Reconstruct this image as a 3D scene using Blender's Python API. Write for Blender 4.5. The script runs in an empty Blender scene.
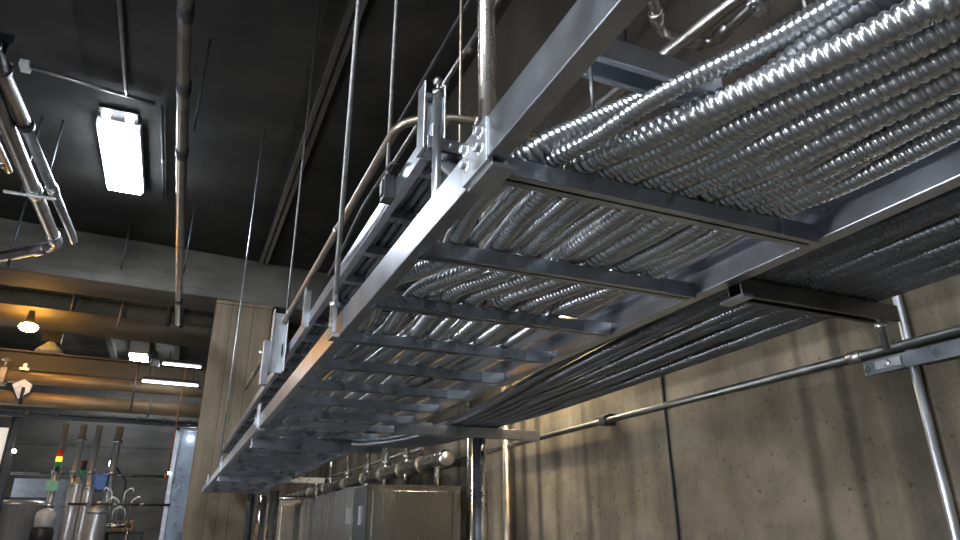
import bpy, math, random
import numpy as np
from mathutils import Matrix, Vector

# ---------------------------------------------------------------- units
# The place is laid out in half-metre units measured from the eye point:
# x to the right wall, y along the tray, z up.  Floor is 3.1 units below.
S = 0.5
EYE = 1.55
FL = -3.1
C = bpy.context.scene.collection
rnd = random.Random(7)


def w(p):
    return (p[0] * S, p[1] * S, p[2] * S + EYE)


# ---------------------------------------------------------------- materials
def nodes_of(name):
    m = bpy.data.materials.new(name)
    m.use_nodes = True
    nt = m.node_tree
    b = nt.nodes['Principled BSDF']
    return m, nt, b


def metal(name, col, rough=0.35, var=0.25, scale=18.0, metallic=1.0, stretch=None, bump=0.0, rvar=0.15):
    m, nt, b = nodes_of(name)
    tc = nt.nodes.new('ShaderNodeTexCoord')
    mp = nt.nodes.new('ShaderNodeMapping')
    if stretch:
        mp.inputs['Scale'].default_value = stretch
    nz = nt.nodes.new('ShaderNodeTexNoise')
    nz.inputs['Scale'].default_value = scale
    nz.inputs['Detail'].default_value = 5
    rp = nt.nodes.new('ShaderNodeValToRGB')
    rp.color_ramp.elements[0].position = 0.3
    rp.color_ramp.elements[1].position = 0.7
    lo = [max(0, c * (1 - var)) for c in col]
    hi = [min(1, c * (1 + var)) for c in col]
    rp.color_ramp.elements[0].color = (*lo, 1)
    rp.color_ramp.elements[1].color = (*hi, 1)
    mr = nt.nodes.new('ShaderNodeMapRange')
    mr.inputs['To Min'].default_value = max(0.05, rough - rvar)
    mr.inputs['To Max'].default_value = rough + rvar
    L = nt.links.new
    L(tc.outputs['Object'], mp.inputs['Vector'])
    L(mp.outputs['Vector'], nz.inputs['Vector'])
    L(nz.outputs['Fac'], rp.inputs['Fac'])
    L(rp.outputs['Color'], b.inputs['Base Color'])
    L(nz.outputs['Fac'], mr.inputs['Value'])
    L(mr.outputs['Result'], b.inputs['Roughness'])
    b.inputs['Metallic'].default_value = metallic
    if bump:
        bp = nt.nodes.new('ShaderNodeBump')
        bp.inputs['Strength'].default_value = bump
        bp.inputs['Distance'].default_value = 0.004
        L(nz.outputs['Fac'], bp.inputs['Height'])
        L(bp.outputs['Normal'], b.inputs['Normal'])
    return m


def plain(name, col, rough=0.5, var=0.15, scale=12.0):
    return metal(name, col, rough, var, scale, metallic=0.0)


def glow(name, col, strength):
    m, nt, b = nodes_of(name)
    b.inputs['Base Color'].default_value = (*col, 1)
    b.inputs['Emission Color'].default_value = (*col, 1)
    b.inputs['Emission Strength'].default_value = strength
    return m


def concrete(name, dark, mid, light, streak_scale=(1, 1, 1), seams=(), seam_axis=1, seam_w=0.02,
             bump=0.5, big=0.9, streak=0.42, sharp=0, pit=.34):
    """Cast concrete: cloudy patches, streaks, pits and thin form seams."""
    m, nt, b = nodes_of(name)
    L = nt.links.new
    N = nt.nodes.new
    tc = N('ShaderNodeTexCoord')
    n1 = N('ShaderNodeTexNoise'); n1.inputs['Scale'].default_value = big
    n1.inputs['Detail'].default_value = 9; n1.inputs['Roughness'].default_value = 0.62
    L(tc.outputs['Object'], n1.inputs['Vector'])
    r1 = N('ShaderNodeValToRGB')
    e = r1.color_ramp.elements
    e[0].position = 0.34; e[0].color = (*dark, 1)
    e[1].position = 0.68; e[1].color = (*light, 1)
    k = e.new(0.5); k.color = (*mid, 1)
    L(n1.outputs['Fac'], r1.inputs['Fac'])
    # streaks
    mp = N('ShaderNodeMapping'); mp.inputs['Scale'].default_value = streak_scale
    L(tc.outputs['Object'], mp.inputs['Vector'])
    n2 = N('ShaderNodeTexNoise'); n2.inputs['Scale'].default_value = 1.0
    n2.inputs['Detail'].default_value = 6; n2.inputs['Roughness'].default_value = 0.6
    L(mp.outputs['Vector'], n2.inputs['Vector'])
    r2 = N('ShaderNodeValToRGB')
    r2.color_ramp.elements[0].position = 0.36 + sharp; r2.color_ramp.elements[0].color = (streak, streak, streak, 1)
    r2.color_ramp.elements[1].position = 0.6 - sharp * .5; r2.color_ramp.elements[1].color = (1, 1, 1, 1)
    L(n2.outputs['Fac'], r2.inputs['Fac'])
    mx = N('ShaderNodeMix'); mx.data_type = 'RGBA'; mx.blend_type = 'MULTIPLY'
    mx.inputs['Factor'].default_value = 0.85
    L(r1.outputs['Color'], mx.inputs['A']); L(r2.outputs['Color'], mx.inputs['B'])
    # pits
    vo = N('ShaderNodeTexNoise'); vo.inputs['Scale'].default_value = 22 if pit < .38 else 38
    vo.inputs['Roughness'].default_value = .7
    vo.inputs['Detail'].default_value = 3
    L(tc.outputs['Object'], vo.inputs['Vector'])
    r3 = N('ShaderNodeValToRGB')
    r3.color_ramp.elements[0].position = pit - .07; r3.color_ramp.elements[0].color = (0.3, 0.28, 0.26, 1)
    r3.color_ramp.elements[1].position = pit; r3.color_ramp.elements[1].color = (1, 1, 1, 1)
    L(vo.outputs['Fac'], r3.inputs['Fac'])
    m2 = N('ShaderNodeMix'); m2.data_type = 'RGBA'; m2.blend_type = 'MULTIPLY'
    m2.inputs['Factor'].default_value = 0.8
    L(mx.outputs['Result'], m2.inputs['A']); L(r3.outputs['Color'], m2.inputs['B'])
    last = m2.outputs['Result']
    # damp seam lines where form boards met
    if seams:
        sx = N('ShaderNodeSeparateXYZ')
        # the edge of a seam wanders a little
        wn = N('ShaderNodeTexNoise'); wn.inputs['Scale'].default_value = 2.5; wn.inputs['Detail'].default_value = 4
        L(tc.outputs['Object'], wn.inputs['Vector'])
        L(tc.outputs['Object'], sx.inputs['Vector'])
        for y0, ww, dk in seams:
            a = N('ShaderNodeMath'); a.operation = 'SUBTRACT'; a.inputs[1].default_value = y0
            L(sx.outputs[seam_axis], a.inputs[0])
            ab = N('ShaderNodeMath'); ab.operation = 'ABSOLUTE'; L(a.outputs[0], ab.inputs[0])
            wob = N('ShaderNodeMath'); wob.operation = 'MULTIPLY_ADD'
            wob.inputs[1].default_value = ww * 2.0; wob.inputs[2].default_value = -ww * 0.9
            L(wn.outputs['Fac'], wob.inputs[0])
            ad = N('ShaderNodeMath'); ad.operation = 'ADD'
            L(ab.outputs[0], ad.inputs[0]); L(wob.outputs[0], ad.inputs[1])
            mr = N('ShaderNodeMapRange'); mr.interpolation_type = 'SMOOTHSTEP'
            mr.inputs['From Min'].default_value = ww * 0.3; mr.inputs['From Max'].default_value = ww * 1.6
            mr.inputs['To Min'].default_value = dk; mr.inputs['To Max'].default_value = 1.0
            L(ad.outputs[0], mr.inputs['Value'])
            mm = N('ShaderNodeMix'); mm.data_type = 'RGBA'; mm.blend_type = 'MULTIPLY'
            mm.inputs['Factor'].default_value = 1.0
            L(last, mm.inputs['A']); L(mr.outputs['Result'], mm.inputs['B'])
            last = mm.outputs['Result']
    L(last, b.inputs['Base Color'])
    b.inputs['Roughness'].default_value = 0.75
    bp = N('ShaderNodeBump'); bp.inputs['Strength'].default_value = bump; bp.inputs['Distance'].default_value = 0.01
    L(vo.outputs['Fac'], bp.inputs['Height'])
    L(bp.outputs['Normal'], b.inputs['Normal'])
    return m


M = {}
M['stainless_hall'] = metal('satin_stainless', (0.62, 0.63, 0.63), 0.34, 0.10, 4, stretch=(6, 6, .6), rvar=0.06, metallic=.6)
M['galv'] = metal('galvanised_steel', (0.56, 0.59, 0.64), 0.33, 0.16, 14, bump=0.12, rvar=0.08)
M['galv_dull'] = metal('dull_galvanised_steel', (0.44, 0.49, 0.55), 0.30, 0.25, 10, bump=0.1)
M['dark_galv'] = metal('darkened_galvanised_steel', (0.20, 0.205, 0.20), 0.42, 0.25, 9)  # darker steel; on the near strut the tone stands in for shadow
M['zinc'] = metal('bright_zinc', (0.72, 0.76, 0.80), 0.38, 0.12, 16)
M['armour'] = metal('steel_armour', (0.68, 0.70, 0.72), 0.31, 0.12, 6, rvar=0.05)
M['armour_dark'] = metal('shaded_grey_armour', (0.22, 0.23, 0.245), 0.46, 0.2, 6, rvar=0.05, metallic=.85)  # cable grey darkened further for the shadow over the side run
M['jacket'] = metal('grey_cable_jacket', (0.26, 0.27, 0.28), 0.38, 0.25, 5, metallic=0.85)
M['stainless'] = metal('brushed_stainless', (0.36, 0.36, 0.345), 0.26, 0.08, 5, stretch=(9, 9, .6), rvar=0.06)
M['stainless_v'] = metal('stainless_pipe', (0.64, 0.60, 0.54), 0.27, 0.15, 6, rvar=0.08)
M['pipe'] = metal('grey_steel_pipe', (0.52, 0.51, 0.49), 0.34, 0.18, 8)
M['brass'] = metal('aged_brown_steel', (0.46, 0.40, 0.32), 0.42, 0.25, 9)
M['dark_steel'] = metal('dark_painted_steel', (0.055, 0.06, 0.065), 0.5, 0.3, 5, metallic=0.4)
M['green_steel'] = metal('drab_painted_steel', (0.15, 0.145, 0.11), 0.55, 0.3, 2.0, metallic=0.1)
M['ochre_pipe'] = metal('tan_insulated_pipe', (0.36, 0.28, 0.17), 0.42, 0.2, 3.0, metallic=0.25)
M['rod'] = metal('zinc_threaded_rod', (0.30, 0.31, 0.31), 0.5, 0.2, 40)
M['black'] = plain('black_fitting', (0.03, 0.03, 0.032), 0.45)
M['white_box'] = plain('white_casting', (0.62, 0.64, 0.66), 0.4)
M['rust'] = plain('rust_red_cord', (0.36, 0.13, 0.06), 0.6)
M['blue'] = plain('blue_enamel', (0.03, 0.13, 0.5), 0.35)
M['bluegrey'] = plain('pale_blue_panel', (0.32, 0.38, 0.48), 0.5)
M['blue_metal'] = metal('bluish_sheet_metal', (0.30, 0.36, 0.44), 0.3, 0.2, 3, metallic=.8)
M['pale'] = plain('pale_sheet', (0.75, 0.72, 0.62), 0.5)
M['tan'] = plain('tan_carton', (0.55, 0.36, 0.15), 0.6)
M['dark_red'] = plain('dark_red_plastic', (0.12, 0.015, 0.015), 0.4)
M['green_sign'] = plain('green_sign', (0.25, 0.65, 0.42), 0.4)
M['lamp'] = glow('lamp_lit', (0.84, 0.90, 1.0), 75.0)
M['warm_tube'] = glow('added_tube_lit', (1.0, 0.80, 0.54), 130.0)
M['added_wall_lamp_lit'] = glow('added_wall_lamp_lit', (0.93, 0.95, 1.0), 170.0)
M['added_globe_lit'] = glow('added_globe_lit', (0.93, 0.96, 1.0), 300.0)
M['luminous'] = glow('luminous_sheet', (0.95, 0.92, 0.82), 0.7)  # glow added to brighten the pale sheet at the left edge
M['lens'] = glow('small_lens', (0.92, 0.95, 1.0), 40.0)
M['sodium'] = glow('warm_lamp_lit', (1.0, 0.45, 0.07), 130.0)
M['tube'] = glow('far_tube_lit', (0.93, 0.96, 1.0), 9.0)
M['sodium_hi'] = glow('added_bay_lit', (1.0, 0.50, 0.09), 120.0)
M['spot_white'] = glow('far_lamp_lit', (0.9, 0.95, 1.0), 60.0)
M['red_lens'] = glow('red_lens', (0.6, 0.03, 0.02), 0.25)
M['amber_lens'] = glow('amber_lens', (1.0, 0.6, 0.05), 2.0)
M['green_lens'] = glow('green_lens', (0.02, 0.25, 0.10), 0.15)
M['wall'] = concrete('tan_cast_concrete', (0.08, 0.065, 0.043), (0.18, 0.15, 0.102), (0.31, 0.265, 0.187),
                     (0.6, 3.2, 0.28),
                     seams=[((a_ - 16.5) * S, b_, c_) for a_, b_, c_ in [(7.33, .035, .30), (6.97, .03, .35), (5.97, .03, .6), (4.65, .016, .18),
                            (3.22, .03, .45), (2.92, .02, .5), (2.57, .045, .55), (9.4, .03, .4), (11.5, .04, .4)]],
                     bump=0.35, big=1.9, streak=.30, sharp=.05, pit=.381)
M['ceiling'] = concrete('dark_ceiling_concrete', (0.016, 0.0155, 0.014), (0.030, 0.0285, 0.025), (0.056, 0.052, 0.045),  # dark ceiling concrete, mottled with streaks and pits
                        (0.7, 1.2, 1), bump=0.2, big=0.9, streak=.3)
M['beam'] = concrete('grey_cast_concrete', (0.10, 0.096, 0.08), (0.15, 0.144, 0.12), (0.21, 0.20, 0.17),
                     (0.4, 1, 2.2), bump=0.2, big=0.7)
M['column'] = concrete('tan_board_marked_concrete', (0.17, 0.132, 0.085), (0.27, 0.215, 0.142), (0.36, 0.295, 0.20),
                       (6.0, 2, 0.22), seams=[(-.17, .006, .45), (-.02, .005, .6), (.13, .006, .45)], seam_axis=0,
                       bump=0.3, big=0.8, streak=0.6)
M['far'] = concrete('grey_far_concrete', (0.085, 0.082, 0.071), (0.12, 0.115, 0.10), (0.16, 0.156, 0.137), (0.5, 1, 1.8), seams=[((z_ - FL) * S, .03, .55) for z_ in (1.5, 3.0, 4.4, 5.8)], seam_axis=2, bump=0.1, big=0.5)
M['pale_wall'] = concrete('pale_painted_concrete', (0.20, 0.20, 0.21), (0.25, 0.255, 0.26), (0.30, 0.305, 0.31), (0.5, .5, .3), bump=0.1, big=0.5, streak=.8)
M['wall_shaded'] = concrete('shaded_brown_concrete', (0.024, 0.020, 0.015), (0.045, 0.037, 0.027), (0.08, 0.067, 0.05), (0.5, 1.6, .6), bump=0.2, big=0.9)  # wall concrete darkened to carry the shade above the trays
M['floor'] = concrete('sealed_grey_floor', (0.055, 0.055, 0.053), (0.08, 0.08, 0.077), (0.11, 0.11, 0.105), (1, 1, 1), bump=0.1, big=0.6)


# ---------------------------------------------------------------- mesh builder
class MB:
    def __init__(self):
        self.v = []
        self.f = []
        self.smooth = []

    def add(self, vs, fs, smooth=False):
        o = len(self.v)
        self.v += [tuple(p) for p in vs]
        self.f += [tuple(i + o for i in f) for f in fs]
        self.smooth += [smooth] * len(fs)
        return self

    def box(self, x0, x1, y0, y1, z0, z1):
        vs = [(x, y, z) for z in (z0, z1) for y in (y0, y1) for x in (x0, x1)]
        return self.add(vs, [(0, 2, 3, 1), (4, 5, 7, 6), (0, 1, 5, 4), (2, 6, 7, 3), (0, 4, 6, 2), (1, 3, 7, 5)])

    def prism(self, prof, axis, a, b):
        """closed 2-D profile swept along an axis ('x','y','z')."""
        n = len(prof)

        def P(q, t):
            if axis == 'x': return (t, q[0], q[1])
            if axis == 'y': return (q[0], t, q[1])
            return (q[0], q[1], t)
        vs = [P(q, a) for q in prof] + [P(q, b) for q in prof]
        fs = [(i, (i + 1) % n, n + (i + 1) % n, n + i) for i in range(n)]
        fs += [tuple(range(n))[::-1], tuple(range(n, 2 * n))]
        return self.add(vs, fs)

    def tube(self, pts, r, n=14, caps=True):
        pts = [Vector(p) for p in pts]
        rs = r if isinstance(r, (list, tuple)) else [r] * len(pts)
        up = None
        vs = []
        for i, p in enumerate(pts):
            if i == 0: t = pts[1] - p
            elif i == len(pts) - 1: t = p - pts[i - 1]
            else: t = (pts[i + 1] - p).normalized() + (p - pts[i - 1]).normalized()
            t.normalize()
            if up is None:
                up = Vector((0, 0, 1)) if abs(t.z) < 0.9 else Vector((1, 0, 0))
            a = (up - t * up.dot(t)).normalized()
            up = a
            bb = t.cross(a)
            for k in range(n):
                th = 2 * math.pi * k / n
                vs.append(p + (a * math.cos(th) + bb * math.sin(th)) * rs[i])
        fs = []
        for i in range(len(pts) - 1):
            for k in range(n):
                k2 = (k + 1) % n
                fs.append((i * n + k, i * n + k2, (i + 1) * n + k2, (i + 1) * n + k))
        self.add(vs, fs, True)
        if caps:
            o = len(self.v) - len(vs)
            self.f.append(tuple(o + k for k in range(n))[::-1]); self.smooth.append(False)
            self.f.append(tuple(o + (len(pts) - 1) * n + k for k in range(n))); self.smooth.append(False)
        return self

    def lathe(self, c, axis, prof, n=24):
        """prof: list of (distance along axis, radius)."""
        d = Vector({'x': (1, 0, 0), 'y': (0, 1, 0), 'z': (0, 0, 1)}[axis])
        pts = [Vector(c) + d * t for t, _ in prof]
        # allow repeated stations for sharp steps
        a = Vector((0, 0, 1)) if axis != 'z' else Vector((1, 0, 0))
        bb = d.cross(a)
        vs = []
        for p, (_, r) in zip(pts, prof):
            for k in range(n):
                th = 2 * math.pi * k / n
                vs.append(p + (a * math.cos(th) + bb * math.sin(th)) * max(r, 1e-4))
        fs = []
        for i in range(len(pts) - 1):
            for k in range(n):
                k2 = (k + 1) % n
                fs.append((i * n + k, i * n + k2, (i + 1) * n + k2, (i + 1) * n + k))
        fs.append(tuple(range(n))[::-1])
        fs.append(tuple((len(pts) - 1) * n + k for k in range(n)))
        return self.add(vs, fs, True)

    def build(self, name, mat, parent=None, loc=None, bevel=0.0):
        if loc is None:
            if parent is not None:
                loc = parent['_l']
            else:
                xs = [p[0] for p in self.v]; ys = [p[1] for p in self.v]; zs = [p[2] for p in self.v]
                loc = ((min(xs) + max(xs)) / 2, (min(ys) + max(ys)) / 2, min(zs))
        me = bpy.data.meshes.new(name)
        me.from_pydata([((p[0] - loc[0]) * S, (p[1] - loc[1]) * S, (p[2] - loc[2]) * S) for p in self.v], [], self.f)
        me.polygons.foreach_set('use_smooth', self.smooth)
        me.materials.append(M[mat])
        me.update()
        o = bpy.data.objects.new(name, me)
        C.objects.link(o)
        if parent is not None:
            o.parent = parent
            if parent.type == 'EMPTY' or True:
                o.location = (0, 0, 0) if tuple(loc) == tuple(parent['_l']) else [(loc[i] - parent['_l'][i]) * S for i in range(3)]
        else:
            o.location = w(loc)
        o['_l'] = tuple(loc)
        if bevel:
            b = o.modifiers.new('edge', 'BEVEL'); b.width = bevel; b.segments = 2; b.limit_method = 'ANGLE'
        return o


def rounded(pts, r, k=6):
    """polyline with its corners rounded to radius r."""
    P = [Vector(p) for p in pts]
    out = [P[0]]
    for i in range(1, len(P) - 1):
        a = (P[i - 1] - P[i]); b = (P[i + 1] - P[i])
        d = min(r, a.length * .49, b.length * .49)
        s, e = P[i] + a.normalized() * d, P[i] + b.normalized() * d
        for j in range(k + 1):
            t = j / k
            out.append(s * (1 - t) ** 2 + P[i] * 2 * t * (1 - t) + e * t ** 2)
    out.append(P[-1])
    return out


def tag(o, label, cat, group=None):
    o['label'] = label
    o['category'] = cat
    if group: o['group'] = group
    return o


def thing(name, loc, label, cat, group=None):
    o = bpy.data.objects.new(name, None)
    C.objects.link(o)
    o.location = w(loc)
    o.empty_display_size = 0.05
    o['_l'] = tuple(loc)
    return tag(o, label, cat, group)


def struct(name, mb, mat):
    o = mb.build(name, mat)
    o['kind'] = 'structure'
    return o


ORD = ['first', 'second', 'third', 'fourth', 'fifth', 'sixth', 'seventh', 'eighth', 'ninth', 'tenth',
       'eleventh', 'twelfth', 'thirteenth', 'fourteenth', 'fifteenth', 'sixteenth']

# ---------------------------------------------------------------- room shell
CE = 7.8          # ceiling of the near bay
CF = 9.0          # ceiling of the far hall
struct('floor', MB().box(-9.2, 4.2, -9, 42, FL - .3, FL), 'floor')
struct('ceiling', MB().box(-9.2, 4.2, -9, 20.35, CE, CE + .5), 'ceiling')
struct('ceiling_hall', MB().box(-9.2, 4.2, 20.4, 42, CF, CF + .4), 'beam')
struct('wall_right', MB().box(3.8, 4.2, -9, 42, FL, 2.2), 'wall')
struct('wall_right_upper', MB().box(3.8, 4.2, -9, 42, 2.2, CF), 'wall_shaded')
struct('wall_left', MB().box(-9.2, -9.0, -9, 42, FL, CF), 'pale_wall')
struct('wall_back', MB().box(-9.0, 3.8, -9.2, -9, FL, CE), 'pale_wall')
struct('wall_far', MB().box(-9.0, 3.8, 41.6, 42, FL, CF), 'far')

# beam across the end of the bay and the column under it
b = MB().box(-8.9, 3.7, 20.0, 21.4, 6.42, CE)
b.box(-8.9, 3.7, 20.0, 20.4, CE, CF)
b.box(-8.9, 3.7, 19.93, 20.0, 6.42, 6.66)
tag(b.build('concrete_beam', 'beam', bevel=.01), 'long grey concrete ceiling beam resting on the tan column', 'beam')
col = MB()
col.box(0.42, 2.0, 20.0, 21.2, FL, 6.3)
col.box(0.40, 2.02, 19.98, 21.22, 6.3, 6.42)
tag(col.build('concrete_column', 'column', bevel=.012),
    'tall tan board-marked concrete column behind the far end of the cable tray', 'column')

# ---------------------------------------------------------------- main cable tray
T0 = (0.70, 9.0, 1.0)
tray = thing('cable_tray', T0, 'long bright galvanised ladder tray carrying the big armoured cables, lower of the two stacked trays', 'cable tray')
HL = .135
# left rail: channel, web outside, flanges turned in, in two lengths
def left_rail(y0, y1, dx):
    t = .012
    x = .70 + dx
    return MB().prism([(x, 1.0), (x + .058, 1.0), (x + .058, 1.0 + t), (x + t, 1.0 + t), (x + t, 1 + HL - t),
                       (x + .058, 1 + HL - t), (x + .058, 1 + HL), (x, 1 + HL)], 'y', y0, y1)
left_rail(-3.0, 1.60, -.012).build('side_rail', 'galv', tray, bevel=.002)
left_rail(1.60, 19.6, .008).build('side_rail', 'galv', tray, bevel=.002)
# right rail: flange turned out at the foot, wide lip turned in at the top
x = 2.05
MB().prism([(x + .07, 1.0), (x + .07, 1.012), (x + .012, 1.012), (x + .012, 1.135), (1.975, 1.135), (1.975, 1.108),
            (1.985, 1.108), (1.985, 1.123), (x, 1.123), (x, 1.0)], 'y', -3.0, 19.6).build('side_rail', 'galv', tray, bevel=.002)
RY = [-2.42, -1.75, -1.08, -.42] + [1.585 + .667 * i for i in range(27)]
for i, y in enumerate(RY):
    t = .01
    # strut-like rung: closed face to the near side, lipped slot underneath
    r = MB().prism([(y - .034, .992), (y - .006, .992), (y - .006, 1.002), (y - .024, 1.002), (y - .024, 1.04), (y + .024, 1.04),
                    (y + .024, 1.002), (y + .006, 1.002), (y + .006, .992), (y + .034, .992), (y + .034, 1.05), (y - .034, 1.05)], 'x', .745, 2.048)
    r.build('rung', 'galv_dull', tray)
# weld angles at the right ends of the rungs and little bolts
for y in RY[4:14]:
    MB().box(1.87, 2.049, y - .040, y - .0345, .985, 1.055).build('weld_plate', 'galv', tray)
# splice plates along the left rail
for y in (1.585, 7.15, 12.5, 16.6):
    sp = MB()
    sp.box(.682, .698 + .006, y - .09, y + .09, .985, 1.0 + HL + (.0 if y < 2 else .10))
    sp.box(.70, .775, y - .09, y + .09, .974, .988)
    for dy in (-.055, .055):
        for dz in (.045, .10):
            sp.lathe((.682, y + dy, 1 + dz), 'x', [(-.022, .012), (-.02, .016), (-.004, .017), (-.004, .024), (.0, .024)], 8)
    sp.build('splice_plate', 'zinc', tray, bevel=.002)
# clip hanging from the lip of the right rail
k = MB().tube([(1.97, 2.33, 1.12), (1.95, 2.33, 1.10), (1.945, 2.31, 1.05), (1.965, 2.30, 1.03)], .006, 6)
k.box(1.96, 1.98, 2.31, 2.36, 1.10, 1.15)
k.build('clip', 'zinc', tray)


# ---------------------------------------------------------------- ribbed cables
def spline(ctrl, n=40):
    P = np.array(ctrl, float)
    P = np.vstack([2 * P[0] - P[1], P, 2 * P[-1] - P[-2]])
    out = []
    for i in range(1, len(P) - 2):
        t = np.linspace(0, 1, n, endpoint=False)[:, None]
        p0, p1, p2, p3 = P[i - 1], P[i], P[i + 1], P[i + 2]
        out.append(.5 * ((2 * p1) + (-p0 + p2) * t + (2 * p0 - 5 * p1 + 4 * p2 - p3) * t ** 2 + (-p0 + 3 * p1 - 3 * p2 + p3) * t ** 3))
    out.append(P[-2][None])
    return np.vstack(out)


def cable(name, ctrl, R, pitch, depth, mat, ribs=(-.2, 3.6), n=16, sub=8):
    """Armoured cable: helical convolutions where they can be seen, plain beyond."""
    q = spline(ctrl)
    d = np.linalg.norm(np.diff(q, axis=0), axis=1)
    s = np.concatenate([[0], np.cumsum(d)])
    yat = lambda a: np.interp(a, s, q[:, 1])
    st = [0.0]
    while st[-1] < s[-1]:
        yy = yat(st[-1])
        st.append(st[-1] + (pitch / sub if ribs[0] <= yy <= ribs[1] else (.09 if yy < 6 else .3)))
    st = np.array(st[:-1] + [s[-1]])
    c = np.stack([np.interp(st, s, q[:, i]) for i in range(3)], 1)
    tg = np.gradient(c, axis=0)
    if len(c) > 5:   # smooth the frame
        kk = np.ones(5) / 5
        tg = np.stack([np.convolve(np.pad(tg[:, i], 2, 'edge'), kk, 'valid') for i in range(3)], 1)
    tg /= np.linalg.norm(tg, axis=1)[:, None]
    side = np.cross(tg, [0, 0, 1.0])
    bad = np.linalg.norm(side, axis=1) < .15
    side[bad] = [1, 0, 0]
    side /= np.linalg.norm(side, axis=1)[:, None]
    up = np.cross(side, tg)
    th = np.linspace(0, 2 * np.pi, n, endpoint=False)
    yy = np.interp(st, s, q[:, 1])
    amp = np.where((yy >= ribs[0]) & (yy <= ribs[1]), depth, 0.0)
    ph = 2 * np.pi * (st[:, None] / pitch) + th[None]
    g = (.5 + .5 * np.cos(ph)) ** 2.5
    r = R * (1 - amp[:, None] * g)
    v = c[:, None] + r[..., None] * (side[:, None] * np.cos(th)[None, :, None] + up[:, None] * np.sin(th)[None, :, None])
    m = len(st)
    loc = np.array([c[:, 0].mean(), c[:, 1].mean(), c[:, 2].min() - R])
    v = ((v - loc) * S).reshape(-1, 3)
    a = np.arange(m - 1)[:, None] * n
    kx = np.arange(n)[None]
    k2 = (kx + 1) % n
    f = np.stack([a + kx, a + n + kx, a + n + k2, a + k2], -1).reshape(-1, 4)
    me = bpy.data.meshes.new(name)
    nf = len(f)
    me.vertices.add(len(v)); me.vertices.foreach_set('co', v.ravel())
    me.loops.add(nf * 4 + 2 * n); me.polygons.add(nf + 2)
    loops = np.concatenate([f.ravel(), np.arange(n), np.arange((m - 1) * n, m * n)[::-1]])
    me.loops.foreach_set('vertex_index', loops.astype(np.int32))
    me.polygons.foreach_set('loop_start', np.concatenate([np.arange(nf) * 4, [nf * 4, nf * 4 + n]]).astype(np.int32))
    me.polygons.foreach_set('use_smooth', np.ones(nf + 2, bool))
    me.materials.append(M[mat])
    me.update(calc_edges=True)
    me.validate()
    o = bpy.data.objects.new(name, me)
    C.objects.link(o)
    o.location = w(loc)
    return o


NB = 13
AX = [(-2.5, 1.40, .60), (.2, 1.38, .60), (.62, 1.33, .62), (.95, 1.11, .82), (1.28, .95, .95), (1.585, .85, 1.03), (1.92, .86, 1.0),
      (2.22, .90, .93), (2.5, .93, .86), (2.85, .785, .93), (3.2, .80, .93), (3.6, .84, .90), (4.3, .84, .88), (5.5, .84, .90), (8, .84, .95), (12, .85, 1.0), (19.5, .85, 1.05)]
RAD = [.041, .028, .041, .030, .044, .027, .040, .031, .046, .028, .040, .029, .037]
PIT = [.021, .020, .027, .019, .021, .022, .024, .018, .034, .020, .023, .018, .024]
NEAR = [(-2.5, 1.52, 1.94), (.2, 1.50, 1.94), (.70, 1.39, 1.94), (.93, 1.31, 1.94), (1.13, 1.227, 1.935), (1.37, 1.132, 1.915)]
for i in range(NB):
    t = i / (NB - 1)
    R = RAD[i]
    ph = rnd.uniform(0, 6.3)
    ctrl = []
    if i == 0:      # the outermost cable climbs over the short channel
        ctrl = [(1.66, -2.5, 1.42), (1.64, .2, 1.42), (1.60, .7, 1.42), (1.557, .984, 1.42), (1.462, 1.264, 1.415), (1.26, 1.46, 1.335), (1.03, 1.525, 1.20), (.875, 1.60, 1.105)]
    elif i == 1:
        ctrl = [(1.56, -2.5, 1.30), (1.54, .2, 1.30), (1.44, .7, 1.28), (1.31, .95, 1.22), (1.075, 1.203, 1.12), (1.0, 1.407, 1.09), (.935, 1.60, 1.082)]
    else:
        k = (i - 2) / 10
        for (y, xa, xb) in NEAR:
            e = min(1, (1.4 - max(y, .8)) / .6)
            xx = xa + (xb - xa) * k
            z = 1.052 + R + e * (.062 if i % 2 else 0)
            ctrl.append((xx, y, z))
        ctrl.append((1.04 + .82 * k, 1.60, 1.052 + R))
    for (y, a, bw) in AX:
        if y < 1.9: continue
        wob = .017 * math.sin(ph + y * 1.3) if y < 9 else 0
        z = 1.052 + R
        if y > 2.0:
            z += (.05 if i % 2 else 0) * min(1, (y - 2) / .8)
        ctrl.append((a + bw * t + wob * (1.6 if i % 2 else 1), y, z))
    tag(cable('armoured_cable', ctrl, R, PIT[i], .18, 'armour', (.1, 3.7)),
        'corrugated steel cable lying on the lower tray rungs, %s from the left rail' % ORD[i], 'cable', 'armoured cables on the lower tray rungs')

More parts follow.
